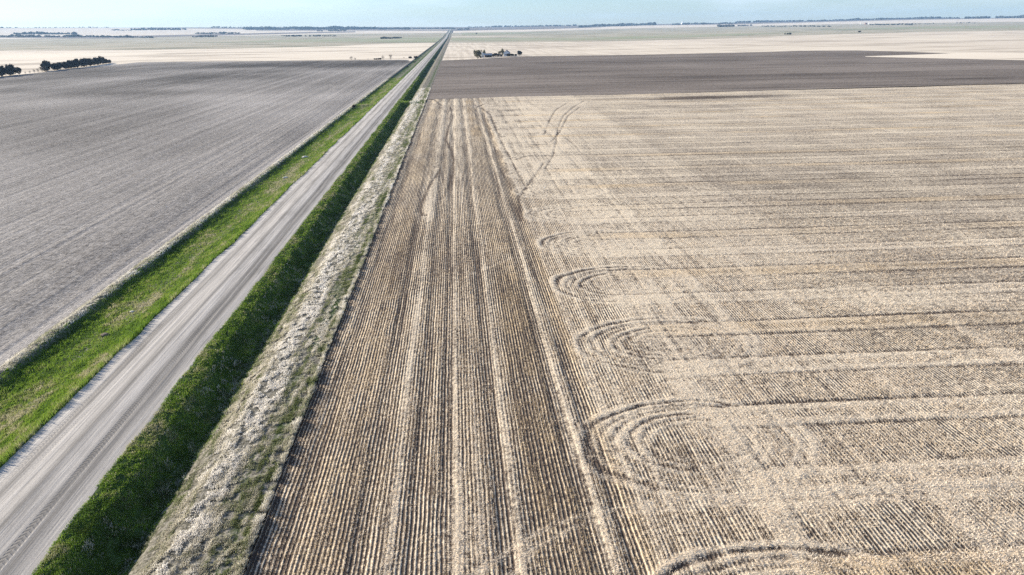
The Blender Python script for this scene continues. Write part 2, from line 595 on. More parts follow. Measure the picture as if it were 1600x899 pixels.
# ------------------------------------------------------------------ stubble field
bs = poly_far([(-500, 157), (668, 156), (720, 154.5), (800, 152), (1000, 147.5), (1200, 142), (1400, 136.5), (1600, 131), (2100, 118)])


def line_px(pts):
    p = np.array(pts, float)
    return np.stack(unproject(p[:, 0], p[:, 1]), 1)


def dist_poly(X, Y, P, pad=6):
    D = np.full(X.shape, 1e9)
    for a, b in zip(P[:-1], P[1:]):
        d = b - a; L = (d ** 2).sum()
        m = (X > min(a[0], b[0]) - pad) & (X < max(a[0], b[0]) + pad) & (Y > min(a[1], b[1]) - pad) & (Y < max(a[1], b[1]) + pad)
        if not m.any(): continue
        x, y = X[m], Y[m]
        t = np.clip(((x - a[0]) * d[0] + (y - a[1]) * d[1]) / L, 0, 1)
        D[m] = np.minimum(D[m], np.hypot(x - a[0] - t * d[0], y - a[1] - t * d[1]))
    return D


TURNS = [line_px(p) for p in (
    [(912, 158), (895, 168), (880, 182), (872, 200), (869, 222), (864, 245), (852, 264)],
    [(905, 168), (887, 182), (876, 205), (862, 222)],
    [(888, 160), (868, 172), (858, 190), (850, 212)],
    [(704, 168), (706, 185), (700, 203), (696, 218), (703, 232), (709, 250), (707, 275), (698, 300), (688, 312)],
    [(688, 265), (672, 290), (658, 318), (656, 330), (664, 338)],
    [(672, 152), (690, 165), (745, 168), (756, 163), (790, 158), (840, 156)],
    [(752, 168), (766, 180), (776, 205), (790, 235), (801, 254), (812, 275), (824, 300)],
    [(800, 252), (815, 247), (842, 242)],
    [(815, 345), (810, 310), (840, 270), (850, 255)],
)]
WOBBLES = [line_px(p) for p in (
    [(1600, 762), (1300, 775), (1050, 782), (940, 798), (870, 820), (820, 845), (780, 872), (740, 905)],
    [(1600, 775), (1300, 786), (1100, 792), (1000, 800), (930, 815), (880, 835), (830, 862), (800, 899)],
    [(725, 352), (760, 349), (790, 342)],
    [(735, 430), (760, 420), (800, 404)],
)]
CROSS_DARK = (-12.9, -8.1, -4.4, -2.2, 1.8, 7.6, 9.8)
BANDS = ((-10.9, .35, .4), (-5.8, .5, .75), (-1.2, .45, .85), (.4, .3, .45), (2.95, .38, .75), (8.6, .42, .85), (12.0, .4, .55), (13.9, .42, .55))
B_LINES = (15.0, 17.2, 17.9, 20.6, 22.4, 23.1, 26.0, 28.9, 29.6, 33.4)
PASSES = [41.0 + 9.28 * k for k in range(-2, 36)]


def maps(X, Y):
    d = np.hypot(X, Y)
    lw = np.maximum(.26, d * .0026)                           # a line keeps at least the mesh's own width
    wx = X + .30 * (fbm(X * 0 + .3, Y * .05, 81, 2) - .5) + .5 * (fbm(X * .06, Y * .015, 82, 2) - .5)
    head = smooth((11.5 - X) / 2.5)                            # headland rounds along the road
    topn = smooth((Y - np.interp(X, bs[0], bs[1]) + 12) / 6)    # rounds along the far edge
    ns = np.clip(head + .6 * smooth((60 - X) / 34) + .15, 0, 1)
    chaff = np.zeros_like(X); gold = np.zeros_like(X); dark = np.zeros_like(X); rut = np.zeros_like(X)
    # bands parallel to the road
    for c, wd, s in BANDS:
        ww = np.maximum(wd, d * .003)
        chaff += .78 * s * np.interp(Y, [90, 250], [1, .6]) * np.exp(-((wx - c) / ww) ** 2) * (.75 + .5 * fbm(X * .5, Y * .1, int(c * 7) + 300, 2))
    nearf = np.interp(Y, [100, 260], [1, .55])
    for c in CROSS_DARK:
        for q in (-.0, .6):
            e = np.exp(-((wx - c - q) / lw) ** 2) * (.5 + .8 * vnoise(X * 0 + c, Y * .08, 91))
            dark += .28 * e * nearf * (.3 + 1.3 * vnoise(X * 0 + c * 2.2 + q, Y * .035, 92)); rut += e
    for c in B_LINES:
        s = .36 * smooth((vnoise(X * 0 + c * 3, Y * .05, 95) - .3) / .4)
        e = np.exp(-((wx - c) / lw) ** 2) * s
        dark += .7 * e; rut += e * .7
        chaff += .35 * np.exp(-((wx - c - .7) / lw) ** 2) * s
    gold += .8 * smooth((wx - 3.7) / .8) * smooth((8.1 - wx) / .8) * (.4 + .6 * smooth((fbm(X * .1, Y * .02, 99) - .42) / .15))
    gold += .5 * smooth((wx - 9.6) / .8) * smooth((11.7 - wx) / .6)
    gold += .4 * smooth((wx + 14) / 3) * smooth((-7 - wx) / 3)
    # tone of the whole headland is darker, browner
    dark += .14 * head * smooth((X + 15) / 2) * np.interp(Y, [60, 120, 230, 330], [1, .8, .35, .1])
    dark += .30 * head * smooth((X - 3.4)) * smooth((7.9 - X)) * smooth((95 - Y) / 15)
    for (px, py, rx, ry, s) in ((722, 400, 3.2, 16, .4), (620, 420, 2.0, 14, .35), (640, 360, 3, 20, .15), (800, 300, 3, 28, .25), (725, 545, 1.6, 7, .35),
                                (760, 190, 3, 30, .3), (1030, 290, 9, 6, .18), (940, 250, 10, 9, .2), (930, 300, 6, 9, .2), (1080, 154, 26, 9, .7), (1180, 150, 40, 8, .45),
                                (960, 168, 60, 10, .18), (1040, 555, 5, 3, .22), (1075, 720, 4, 2.2, .3)):
        dark += ell(X, Y, px, py, rx, ry, s)
    for (px, py, rx, ry, s) in ((670, 320, 1.6, 12, .5), (960, 380, 8, 8, .25), (940, 640, 7, 6, .2), (740, 820, 3, 6, .2), (860, 250, 9, 26, .3),
                                (1240, 790, 4, 2, .4), (1480, 470, 9, 2.4, .5), (1000, 480, 7, 3, .3)):
        chaff += ell(X, Y, px, py, rx, ry, s)
    # east-west combine passes
    ewm = smooth((X - 18) / 5)
    yw = Y + .5 * (fbm(X * .03, Y * .05, 120, 2) - .5) + X * .0213
    # straw swaths lying along the seed rows inside the field
    sw = smooth((vnoise(wx / 3.1 + .3, Y * .012, 180) - .58) / .12) * smooth((X - 13) / 2) * (.25 + .75 * smooth((110 - Y) / 60))
    chaff += .42 * sw * (.4 + vnoise(X * .6, Y * .2, 181))
    chaff -= .16 * smooth((95 - Y) / 40) * smooth((X - 12) / 4)
    for k, c in enumerate(PASSES):
        strong = k % 2 == 1
        lwy = np.maximum(.27, Y * .0028)
        for q in (-1.9, 1.9):
            v = .55 + .9 * (vnoise(X * .06 + k * 9, Y * 0 + q, 130) - .35)
            e = np.exp(-((yw - c - q) / lwy) ** 2) * ewm * np.clip(v, .1, 1.2)
            dark += e * (.75 if strong else .5) * np.interp(Y, [80, 200], [1, .7]); rut += e * (1 if strong else .6)
            chaff += (.5 if strong else .62) * np.interp(Y, [60, 110], [1, .55]) * np.exp(-((yw - c - q - .75 * (1 if q < 0 else -1)) / (lwy * 2.0)) ** 2) * ewm * (.35 + 1.1 * vnoise(X * .1 + k, Y * .3, 131))
        if strong:
            gold += .65 * ewm * smooth((1.9 - np.abs(yw - c)) / .5) * smooth((fbm(X * .02, Y * .02, 140 + k, 2) - .3) / .3)
        else:
            chaff += .2 * ewm * np.interp(Y, [60, 110], [1, .6]) * np.exp(-((yw - c) / 1.5) ** 2)
    # turning loops where the passes end
    for k in range(-2, 14):
        cx0, cy0 = (21.3 if k >= 0 else 18.4) + (vnoise(np.array(k * 3.3), np.array(.5), 5) - .5) * 2, 65.0 + 18.56 * k
        wb = 1.6 * (fbm(X * .16, Y * .16, 77 + k, 3) - .5) * .7
        D = np.hypot((X - cx0) * .70, Y - cy0) + wb; ang = np.arctan2(Y - cy0, X - cx0)
        for rad, s in ((6.5, .95), (5.7, .6), (4.9, .35), (4.1, .85), (3.2, .5), (2.3, .4)):
            rad = rad * (1 + .1 * (vnoise(np.array(k * 5.1), np.array(rad), 6) - .5))
            a0 = np.abs(np.degrees(ang) - 150)
            a0 = np.minimum(a0, 360 - a0)
            am = smooth((122 - a0) / 35) * np.clip(1.7 * vnoise(ang * 3.2, rad * 1.7 + Y * 0, 7 + k), .4, 1.05) * np.interp(Y - cy0, [-6, -1, 3], [.5, .7, 1]) * (1 if k < 3 else .7)
            lwr = np.maximum(.22, d * .0026)
            e = np.exp(-((D - rad) / lwr) ** 2) * am * s
            dark += e * .95; rut += e
            chaff += .7 * np.exp(-((D - rad - .6) / lwr) ** 2) * am * s
            chaff += .75 * np.exp(-((D - rad - .3) / (lwr * 1.2)) ** 2) * (.3 + .9 * vnoise(ang * 3 + 9, rad + Y * 0, 17 + k)) * min(s + .3, 1) * smooth((X - 8) / 3)
    for P in TURNS:
        D = dist_poly(X, Y, P)
        e = np.exp(-(D / np.maximum(.3, d * .0016)) ** 2) * (.4 + .9 * vnoise(X * .3, Y * .12, 190))
        dark += .6 * e; rut += e * .5
        chaff += .25 * np.exp(-((D - 1.2) / .8) ** 2)
    for P in WOBBLES:
        D = dist_poly(X, Y, P)
        chaff += .5 * np.exp(-(D / .38) ** 2)
        rut += .4 * np.exp(-(D / .4) ** 2)
    # brightness by broad zones
    zone = smooth((51.5 + Y * .02 - X) / 1.0) * smooth((X - 12) / 6)
    chaff += .22 * zone
    chaff += .36 * smooth((Y - 110) / 170) + .16 * smooth((X - 14) / 8)
    chaff += (fbm(X * .05, Y * .08, 150, 4) - .5) * .5
    dark += (fbm(X * .09 + 7, Y * .09, 160, 4) - .5) * .25
    dark += .7 * np.exp(-((X + 14.45) / .35) ** 2)             # shadow of the tall edge grass, painted into the field tone
    return np.clip(chaff, -.4, 1.3), np.clip(gold, 0, 1), np.clip(dark, -.1, 1.2), np.clip(rut, 0, 1.2), ns


dxs = np.concatenate([np.full(330, .2), np.geomspace(.2, 5.2, 230)])
xs = -14.8 + np.concatenate([[0], np.cumsum(dxs)])
yf = np.interp(xs, bs[0], bs[1])[None, :]
ny = 680
T_ = np.linspace(0, 1, ny)[:, None]
Y = 26. * (yf / 26.) ** T_
X = np.ascontiguousarray(np.broadcast_to(xs[None, :], Y.shape))
chaff, gold, dark, rut, ns = maps(X, Y)


def field_z(X, Y, chaff, rut):
    return .02 + .10 * (fbm(X * .3, Y * .3, 170, 3) - .5) + .35 * (fbm(X * .02, Y * .02, 171, 2) - .5) * smooth((X + 14) / 6) + .07 * np.clip(chaff, 0, 1) - .11 * rut


Z = field_z(X, Y, chaff, rut)
me = grid_mesh('stubble_field', X, Y, Z, {'chaff': chaff, 'gold': gold, 'dark': dark, 'ns': ns})
o = link('stubble_field', me, None, M['stubble']); o['kind'] = 'structure'

# standing stubble: every seed row, real stalks in the near part
tx, ty = [], []
for i in range(0, 400):
    xr = -14.5 + .305 * i
    step = .10
    yy = np.arange(28., 150., step)
    yy = yy + (rng.random(len(yy)) - .5) * .08
    d = np.hypot(yy, xr)
    keep = rng.random(len(yy)) < np.interp(d, [0, 55, 90, 150], [1, .85, .5, 0])
    yy = yy[keep]
    x_ = xr + .03 * np.sin(yy * .3 + i) + (rng.random(len(yy)) - .5) * .05
    px, py = project(x_, yy, np.zeros_like(yy))
    k = (px > -70) & (px < 1690) & (py < 960)
    tx.append(x_[k]); ty.append(yy[k])
tx = np.concatenate(tx); ty = np.concatenate(ty)
c_, g_, d_, r_, n_ = maps(tx, ty)
keep = rng.random(len(tx)) > np.clip(r_ * .85, 0, .95)
keep &= rng.random(len(tx)) > np.clip(d_ * .5, 0, .8)
keep &= rng.random(len(tx)) > .25 * (1 - n_)
keep &= rng.random(len(tx)) > .75 * smooth((c_ - .3) / .4)
keep &= rng.random(len(tx)) > .85 * smooth((fbm(tx * .8, ty * .35, 230, 3) - .50) / .14)
tx, ty, c_, g_, d_, r_, n_ = [q[keep] for q in (tx, ty, c_, g_, d_, r_, n_)]
tz = field_z(tx, ty, c_, r_)
tone = .62 + .22 * c_ - .28 * g_ - .12 * d_ + (rng.random(len(tx)) - .5) * .35
blades('standing_stubble', tx, ty, tz, np.full(len(tx), .17), np.full(len(tx), .055) + np.hypot(tx, ty) * .0003, tone, 2, .035, .5,
       M['stubble_blade'], 'pale cut stalks standing in seed rows across the big field', 'stubble')
# loose straw lying on the stubble
n = 330000
d = np.sqrt(rng.random(n)) * 140
px = rng.random(n) * 1760 - 80; py = 190 + 760 * rng.random(n) ** .8
lx, ly = unproject(px, py)
m = (lx > -14.5) & (ly > 28) & (ly < 170)
lx, ly = lx[m], ly[m]
c_, g_, d_, r_, n_ = maps(lx, ly)
m = rng.random(len(lx)) < np.clip(.02 + .95 * smooth((c_ - .1) / .6) - .3 * d_, .02, .95)
lx, ly, c_, r_ = lx[m], ly[m], c_[m], r_[m]
blades('loose_straw', lx, ly, field_z(lx, ly, c_, r_) + .02, np.full(len(lx), .09), np.hypot(lx, ly) * .0011 + .03, .72 + .25 * rng.random(len(lx)), 1, .02, 2.2,
       M['stubble_blade'], 'loose pale straw scattered in bands over the stubble rows', 'straw')

# ------------------------------------------------------------------ grass on the verges
def scatter(x0, x1, y0, y1, n, power=1.6):
    x = x0 + (x1 - x0) * rng.random(n)
    a, b = y0 ** (1 - power), y1 ** (1 - power)
    y = (a + (b - a) * rng.random(n)) ** (1 / (1 - power))
    px, py = project(x, y, np.zeros(n))
    k = (px > -90) & (py < 990)
    return x[k], y[k]


def grass(name, x0, x1, n, hfun, tfun, mat, label, y0=30, y1=330, k=2, wd=.05, power=1.6, lump=.25, bounds=None, lean_dir=None, gap=0):
    x, y = scatter(x0, x1, y0, y1, n, power)
    if gap:
        k_ = fbm(x * 1.5, y * 1.2, 210, 3) > gap + (rng.random(len(x)) - .5) * .12
        x, y = x[k_], y[k_]
    x = x + edge_wander(x, y)
    b = bounds or (x0, x1)
    z = profile(x, y) + lumpf(x, y, b[0], b[1], lump)
    cl = fbm(x * 1.1, y * 1.1, 200, 3)
    h = hfun(x, y) * (.4 + 1.2 * cl)
    return blades(name, x, y, z, h, wd + np.hypot(x, y) * .0009, np.clip(tfun(x, y) + (cl - .5) * .5, 0, 1), k, .08, .7, mat, label, 'grass', lean_dir)


grass('green_grass', -46.9, W1, 80000,
      lambda x, y: np.interp(x, [-46.9, -45, -40, -37.6, -36.8], [.16, .2, .18, .26, .52]),
      lambda x, y: np.interp(x, [-46.9, -45, -43, -41, -39.5, -37], [.45, .5, .66, .76, .68, .66]) + (fbm(x * .5, y * .12, 31) - .5) * 1.0 + (fbm(x * 2, y * .8, 37) - .5) * .5,  # lower tone by the bank puts the ditch shadow into the grass colour
      M['green_blade'], 'bright green grass on the ditch slope left of the gravel road', 40, bounds=(W0, W1), y1=520)
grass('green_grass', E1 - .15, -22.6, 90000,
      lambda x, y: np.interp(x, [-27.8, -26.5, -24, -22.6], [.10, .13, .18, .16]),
      lambda x, y: np.interp(x, [-27.8, -26.2, -24.2, -22.6], [.66, .58, .34, .42]) + (fbm(x * .7, y * .4, 32) - .5) * 1.1 + (rng.random(len(x)) < .07) * .45,  # blades darken down the slope, road-bank shade put into their colour
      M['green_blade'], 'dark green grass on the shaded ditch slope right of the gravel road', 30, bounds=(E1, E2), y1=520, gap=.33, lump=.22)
grass('dry_grass', -23.6, E3 - .05, 210000,
      lambda x, y: np.interp(x, [-23.6, -21, -17, -15.4, -15, -14.75], [.10, .2, .15, .22, .42, .4]),
      lambda x, y: np.interp(x, [-23.6, -22.4, -21, -18.8, -17, -15.6, -15], [.15, .40, .78, .86, .46, .33, .58]) + (fbm(x * 1.1, y * .1, 33) - .5) * 1.1 + (fbm(x * 2.2, y * .4, 35) - .5) * .6,
      M['straw_blade'], 'pale matted dry grass in the strip between ditch and stubble', 30, bounds=(E2, E3), lump=.26, lean_dir=(.3, -.5), wd=.06, y1=420, gap=.44)
grass('dry_grass', -26.0, -21.8, 26000,
      lambda x, y: .22 + 0 * x, lambda x, y: .38 + (fbm(x * .6, y * .3, 36) - .5) * .9,
      M['straw_blade'], 'olive weed clumps scattered in the shaded ditch right of the road', 30, bounds=(E1, E2), lump=.22, wd=.06, y1=320, gap=.56)
grass('dry_grass', -48.2, -46.5, 22000,
      lambda x, y: .18 + 0 * x, lambda x, y: .66 + (fbm(x * .8, y * .2, 34) - .5) * .8,
      M['straw_blade'], 'pale dry grass ridge between the grey field and left ditch', 50, bounds=(W0, -46), lump=.1, y1=500, gap=.36)

# ------------------------------------------------------------------ far fields, laid as draped sheets
def sheet(name, top, bot, x0, x1, mat, layer, nx=150, ny=14, attrs=None, taper=(0, 0)):
    px = np.concatenate([np.linspace(x0, 730, 140)[:-1], np.linspace(730, x1, nx)]) if x1 > 720 and x0 < 725 else (np.concatenate([np.linspace(x0, 600, nx)[:-1], np.linspace(600, x1, 140)]) if 600 < x1 <= 720 and x0 < 590 else np.linspace(x0, x1, nx))
    t = np.array(top, float); b = np.array(bot, float)
    yt = np.interp(px, t[:, 0], t[:, 1]); yb = np.interp(px, b[:, 0], b[:, 1])
    if taper[0]: yt = yb + (yt - yb) * np.clip((px - x0) / taper[0], .02, 1)
    if taper[1]: yb = yt + (yb - yt) * np.clip((x1 - px) / taper[1], .02, 1)
    s = np.linspace(0, 1, ny)[:, None]
    # even steps in distance, so that the drape follows the land
    xb, ybw = unproject(px, yb); xt, ytw = unproject(px, yt)
    rb, rt = np.hypot(xb, ybw), np.hypot(xt, ytw)
    az = np.arctan2(xt, ytw)
    RRr = rb[None] * (rt / rb)[None] ** s
    X = RRr * np.sin(az)[None]; Y = RRr * np.cos(az)[None]
    X = np.minimum(X, -47.5) if x1 < 720 else np.maximum(X, -15.5)
    Z = terrain(X, Y) + RRr * .00005 * layer
    at = {'dark': attrs(X, Y)} if attrs else None
    o = link(name, grid_mesh(name, X, Y, Z, at), None, mat)
    o['kind'] = 'structure'
    return o


# east side
def east_dark(X, Y):
    d = (fbm(X * .006, Y * .02, 401, 4) - .5) * .9
    d = d + (fbm(X * .03, Y * .07, 402, 3) - .5) * .6
    for yc in (372, 385, 402, 425, 447, 476, 520):
        d = d + .45 * np.exp(-((Y - yc - 3 * np.sin(X * .03 + yc)) / 3.2) ** 2) * smooth((95 - X) / 50)
    for (px, py, rx, ry, s) in ((1520, 123, 30, 5, .9), (1230, 127, 50, 8, -.35), (1180, 127, 30, 5, .3), (720, 105, 40, 10, .2), (900, 112, 60, 8, .35), (830, 120, 60, 10, .2), (860, 130, 90, 8, -.2)):
        d = d + ell(X, Y, px, py, rx, ry, s)
    return d


OUT = 1900
sheet('tilled_field', [(676, 95.5), (740, 93), (820, 88.5), (1000, 86), (1200, 81.5), (1250, 79.8), (1340, 79.2), (1420, 81.5), (1490, 84), (1530, 93), (1600, 95), (OUT, 98)],
      [(671, 155.8), (720, 154.3), (800, 151.8), (1000, 147.3), (1200, 141.8), (1400, 136.3), (1600, 130.8), (OUT, 122.5)], 630, OUT, M['tilled_e'], 3, 260, 60, east_dark)
sheet('pale_stubble_field', [(683, 66), (760, 66.5), (1000, 63.5), (1130, 59.5), (1300, 53.5), (1450, 49.5), (1600, 47.5), (OUT, 43)],
      [(674, 97), (740, 95), (820, 90.5), (1000, 88), (1200, 84), (1500, 97), (1600, 98), (OUT, 101)], 655, OUT, M['pale_ns'], 1, 220, 24)
sheet('pale_stubble_wedge', [(1350, 88.6), (1430, 86), (1500, 83.5), (1530, 83), (1600, 84), (OUT, 86)],
      [(1350, 89.2), (1430, 91), (1500, 92.5), (1600, 94.8), (OUT, 98)], 1352, OUT, M['pale'], 5, 90, 10)
sheet('pasture', [(700, 51.5), (820, 49.5), (1000, 44), (1150, 41.5), (1300, 38), (1450, 36), (1600, 34), (OUT, 30)],
      [(690, 66.5), (760, 67), (1000, 64), (1130, 60), (1300, 54), (1450, 50), (1600, 48), (OUT, 43.5)], 690, OUT, M['pasture'], 2, 200, 20)
sheet('green_strip', [(715, 59.5), (900, 60), (1040, 55.5), (1180, 52), (1300, 50), (1310, 50)],
      [(715, 64), (900, 63.5), (1040, 59.5), (1180, 56), (1300, 51), (1310, 50.5)], 706, 1300, M['pasture_green'], 4, 90, 6, taper=(0, 200))
sheet('green_strip', [(1280, 46.5), (1450, 42), (1600, 40), (OUT, 38)], [(1280, 47.5), (1450, 45.5), (1600, 44.5), (OUT, 42)], 1282, OUT, M['pasture_green'], 4, 90, 6)
sheet('pale_stubble_strip', [(712, 57.5), (900, 56.5)], [(712, 59), (880, 58)], 706, 880, M['pale'], 4, 60, 5, taper=(0, 120))
sheet('green_strip', [(725, 51.8), (830, 51)], [(725, 55), (880, 54.5)], 722, 880, M['pasture_green'], 4, 60, 6, taper=(0, 120))
sheet('pale_stubble_field', [(709, 48.8), (800, 46.5), (1000, 40.3), (1150, 38.6), (1300, 34.5), (1450, 31), (1600, 28.9), (OUT, 26.5)],
      [(704, 52), (820, 50), (1000, 44.5), (1150, 42), (1300, 38.5), (1450, 36.5), (1600, 34.5), (OUT, 30.5)], 708, OUT, M['pale'], 3, 200, 14)
sheet('bare_soil_strip', [(705, 46.6), (820, 45), (900, 43.4)], [(703, 48.4), (820, 46.6), (940, 43.6)], 706, 940, M['fallow'], 5, 60, 5)
# west side
sheet('pale_stubble_field', [(-400, 82), (0, 79), (200, 77.8), (400, 75), (520, 72), (600, 68), (694, 66.5)],
      [(-400, 260), (0, 126), (60, 119), (130, 110), (185, 101), (300, 99), (640, 95.5), (690, 95)], -400, 695, M['pale'], 1, 160, 24)
sheet('pasture', [(-400, 62), (0, 61), (200, 58), (400, 55.5), (520, 53), (700, 51.5)],
      [(-400, 82.5), (0, 79.5), (200, 78.3), (400, 75.5), (520, 72.5), (600, 68.5), (694, 67)], -400, 700, M['pasture'], 2, 160, 20)
sheet('green_strip', [(350, 61), (560, 59.5), (694, 59)], [(350, 67), (560, 66), (694, 66)], 300, 700, M['pasture_green'], 4, 90, 6, taper=(250, 0))
sheet('pale_stubble_field', [(-400, 44.5), (0, 44.5), (200, 44), (400, 46), (560, 46.3), (708, 46.2)],
      [(-400, 62.5), (0, 61.5), (200, 58.5), (400, 56), (520, 53.5), (700, 52)], -400, 703, M['pale'], 3, 160, 14)
sheet('bare_soil_strip', [(-100, 57.5), (0, 57), (160, 57.6), (300, 54.5), (420, 52), (560, 49.2)], [(-100, 60), (0, 59.5), (160, 60.5), (300, 57), (420, 54), (560, 50.8)], -100, 555, M['fallow'], 5, 90, 5)
sheet('bare_soil_strip', [(560, 46.9), (700, 46.9)], [(560, 48.2), (700, 48.4)], 400, 700, M['fallow'], 6, 60, 5)

# ------------------------------------------------------------------ woods near the horizon: masses of crowns
def wood(x0, x1, y0, y1, hpx, n, label, depth=.06):
    px = x0 + (x1 - x0) * rng.random(n)
    py = y0 + (y1 - y0) * (px - x0) / (x1 - x0) + .3 * (rng.random(n) - .5)
    X, Y = unproject(px, py)
    r = np.hypot(X, Y)
    q = 1 + depth * (rng.random(n) - .3)
    X, Y, r = X * q, Y * q, r * q
    Z = terrain(X, Y)
    env = .45 + .75 * fbm(px * .05, px * 0, int(x0) + 7, 3)
    H = hpx / F_PX * r * env * (.7 + .5 * rng.random(n))
    V = []; Fc = []
    # each crown is an uneven ten-sided clump
    for i in range(n):
        b = len(V); h = H[i]; wv = h * (.5 + .7 * random.random())
        ring = []
        for lv, (zz, rf) in enumerate(((-.1, .45), (.35, 1.), (.72, .75))):
            for k in range(5):
                a = 2 * math.pi * (k + .5 * lv) / 5 + random.random() * .6
                rr_ = wv * rf * (.7 + .6 * random.random())
                V.append((X[i] + math.cos(a) * rr_, Y[i] + math.sin(a) * rr_, Z[i] + h * (zz + .12 * random.random())))
        V.append((X[i], Y[i], Z[i] + h * (.95 + .2 * random.random())))
        for lv in range(2):
            for k in range(5):
                p, q_ = b + lv * 5 + k, b + lv * 5 + (k + 1) % 5
                Fc += [(p, q_, q_ + 5), (p, q_ + 5, p + 5)]
        for k in range(5):
            Fc.append((b + 10 + k, b + 10 + (k + 1) % 5, b + 15))
    me = raw_mesh('distant_wood', np.array(V), np.array(Fc).ravel(), 3)
    return tag(link('distant_wood', me, None, M['far_wood']), label, 'wood', 'woods along the horizon', 'stuff')


WOODS = [
    (-120, 170, 43.5, 43.2, 1.0, 120, 'faint blue wood on the horizon at the far left'),
    (205, 290, 47.4, 47.0, 2.4, 110, 'blue wood below the horizon, left of the dark bluff'),
    (175, 205, 48.0, 48.0, 1.2, 40, 'small blue tree patch at the left end of the blue wood'),
    (150, 240, 58.5, 59.5, 2.0, 130, 'dark purple tree line bordering the left pasture'),
    (-60, 150, 58.3, 58.3, 2.4, 220, 'dark tree line crossing the pale fields at far left'),
    (20, 118, 54.2, 54.0, 2.6, 110, 'dark bluff above the tree line at the far left'),
    (305, 342, 53.4, 53.2, 2.2, 60, 'dark tree bluff in the pale field, left of its twin'),
    (344, 374, 53.2, 53.0, 2.2, 50, 'dark tree bluff in the pale field, right of its twin'),
    (300, 340, 58.4, 58.0, 1.6, 55, 'thin tree line at the edge of the left pasture'),
    (330, 480, 43.6, 43.3, 1.3, 110, 'hazy wood on the horizon above the pale strip'),
    (380, 560, 46.8, 46.3, 3.6, 330, 'long blue wood along the horizon left of the road'),
    (560, 640, 46.3, 46.2, 3.4, 190, 'blue wood on the horizon nearer the road'),
    (640, 712, 45.6, 45.4, 1.8, 110, 'thin blue wood where the road meets the horizon'),
    (512, 542, 49.2, 48.8, 1.7, 45, 'small dark bluff on the pale strip left of the road'),
    (495, 504, 49.4, 49.2, 1.2, 12, 'tiny dark tree clump beside the small bluff'),
    (595, 627, 61.2, 60.4, 2.8, 60, 'grey willow bluff in the green pasture left of the road'),
    (440, 525, 57.3, 57.2, 1.6, 90, 'low grey scrub line across the left pasture'),
    (716, 732, 47.0, 46.6, 2.0, 26, 'dark blue clump just right of where the road vanishes'),
    (730, 900, 43.2, 40.6, 1.6, 200, 'thin hazy wood on the horizon right of the road'),
    (905, 975, 43.2, 41.0, 3.6, 150, 'blue wood rising from the end of the bare strip'),
    (970, 1024, 41.0, 39.6, 3.4, 130, 'dark blue wood on the horizon, right of the mast'),
    (1050, 1062, 39.4, 39.2, 2.2, 24, 'dark clump left of the white grain elevator'),
    (1066, 1150, 38.6, 37.0, 1.8, 110, 'hazy tree line right of the white grain elevator'),
    (1120, 1147, 42.4, 41.8, 2.6, 50, 'brownish bluff in the pale field under the horizon'),
    (1152, 1174, 41.2, 41.0, 1.7, 36, 'dark low bluff right of the brownish one'),
    (1150, 1325, 36.0, 31.0, 2.1, 240, 'blue wood along the rising horizon on the right'),
    (1325, 1500, 30.8, 28.4, 2.2, 210, 'broken blue wood on the ridge beyond the farm'),
    (1508, 1545, 29.2, 28.4, 2.8, 60, 'dark wood on the right ridge, left of its neighbour'),
    (1555, 1640, 28.6, 27.6, 3.0, 110, 'dark wood on the ridge at the right border'),
    (1190, 1300, 41.8, 42.4, 1.4, 90, 'dark scrub line in the pale field left of the farm'),
    (1360, 1425, 39.6, 39.2, 1.8, 80, 'dark hedge in the pasture right of the farm'),
    (1425, 1530, 38.6, 36.6, 1.1, 26, 'scattered shrubs trailing right from the dark hedge'),
    (1225, 1236, 54.2, 54.2, 2.0, 12, 'dark bush clump at the pale field edge'),
]
for wdef in WOODS:
    wood(*wdef)

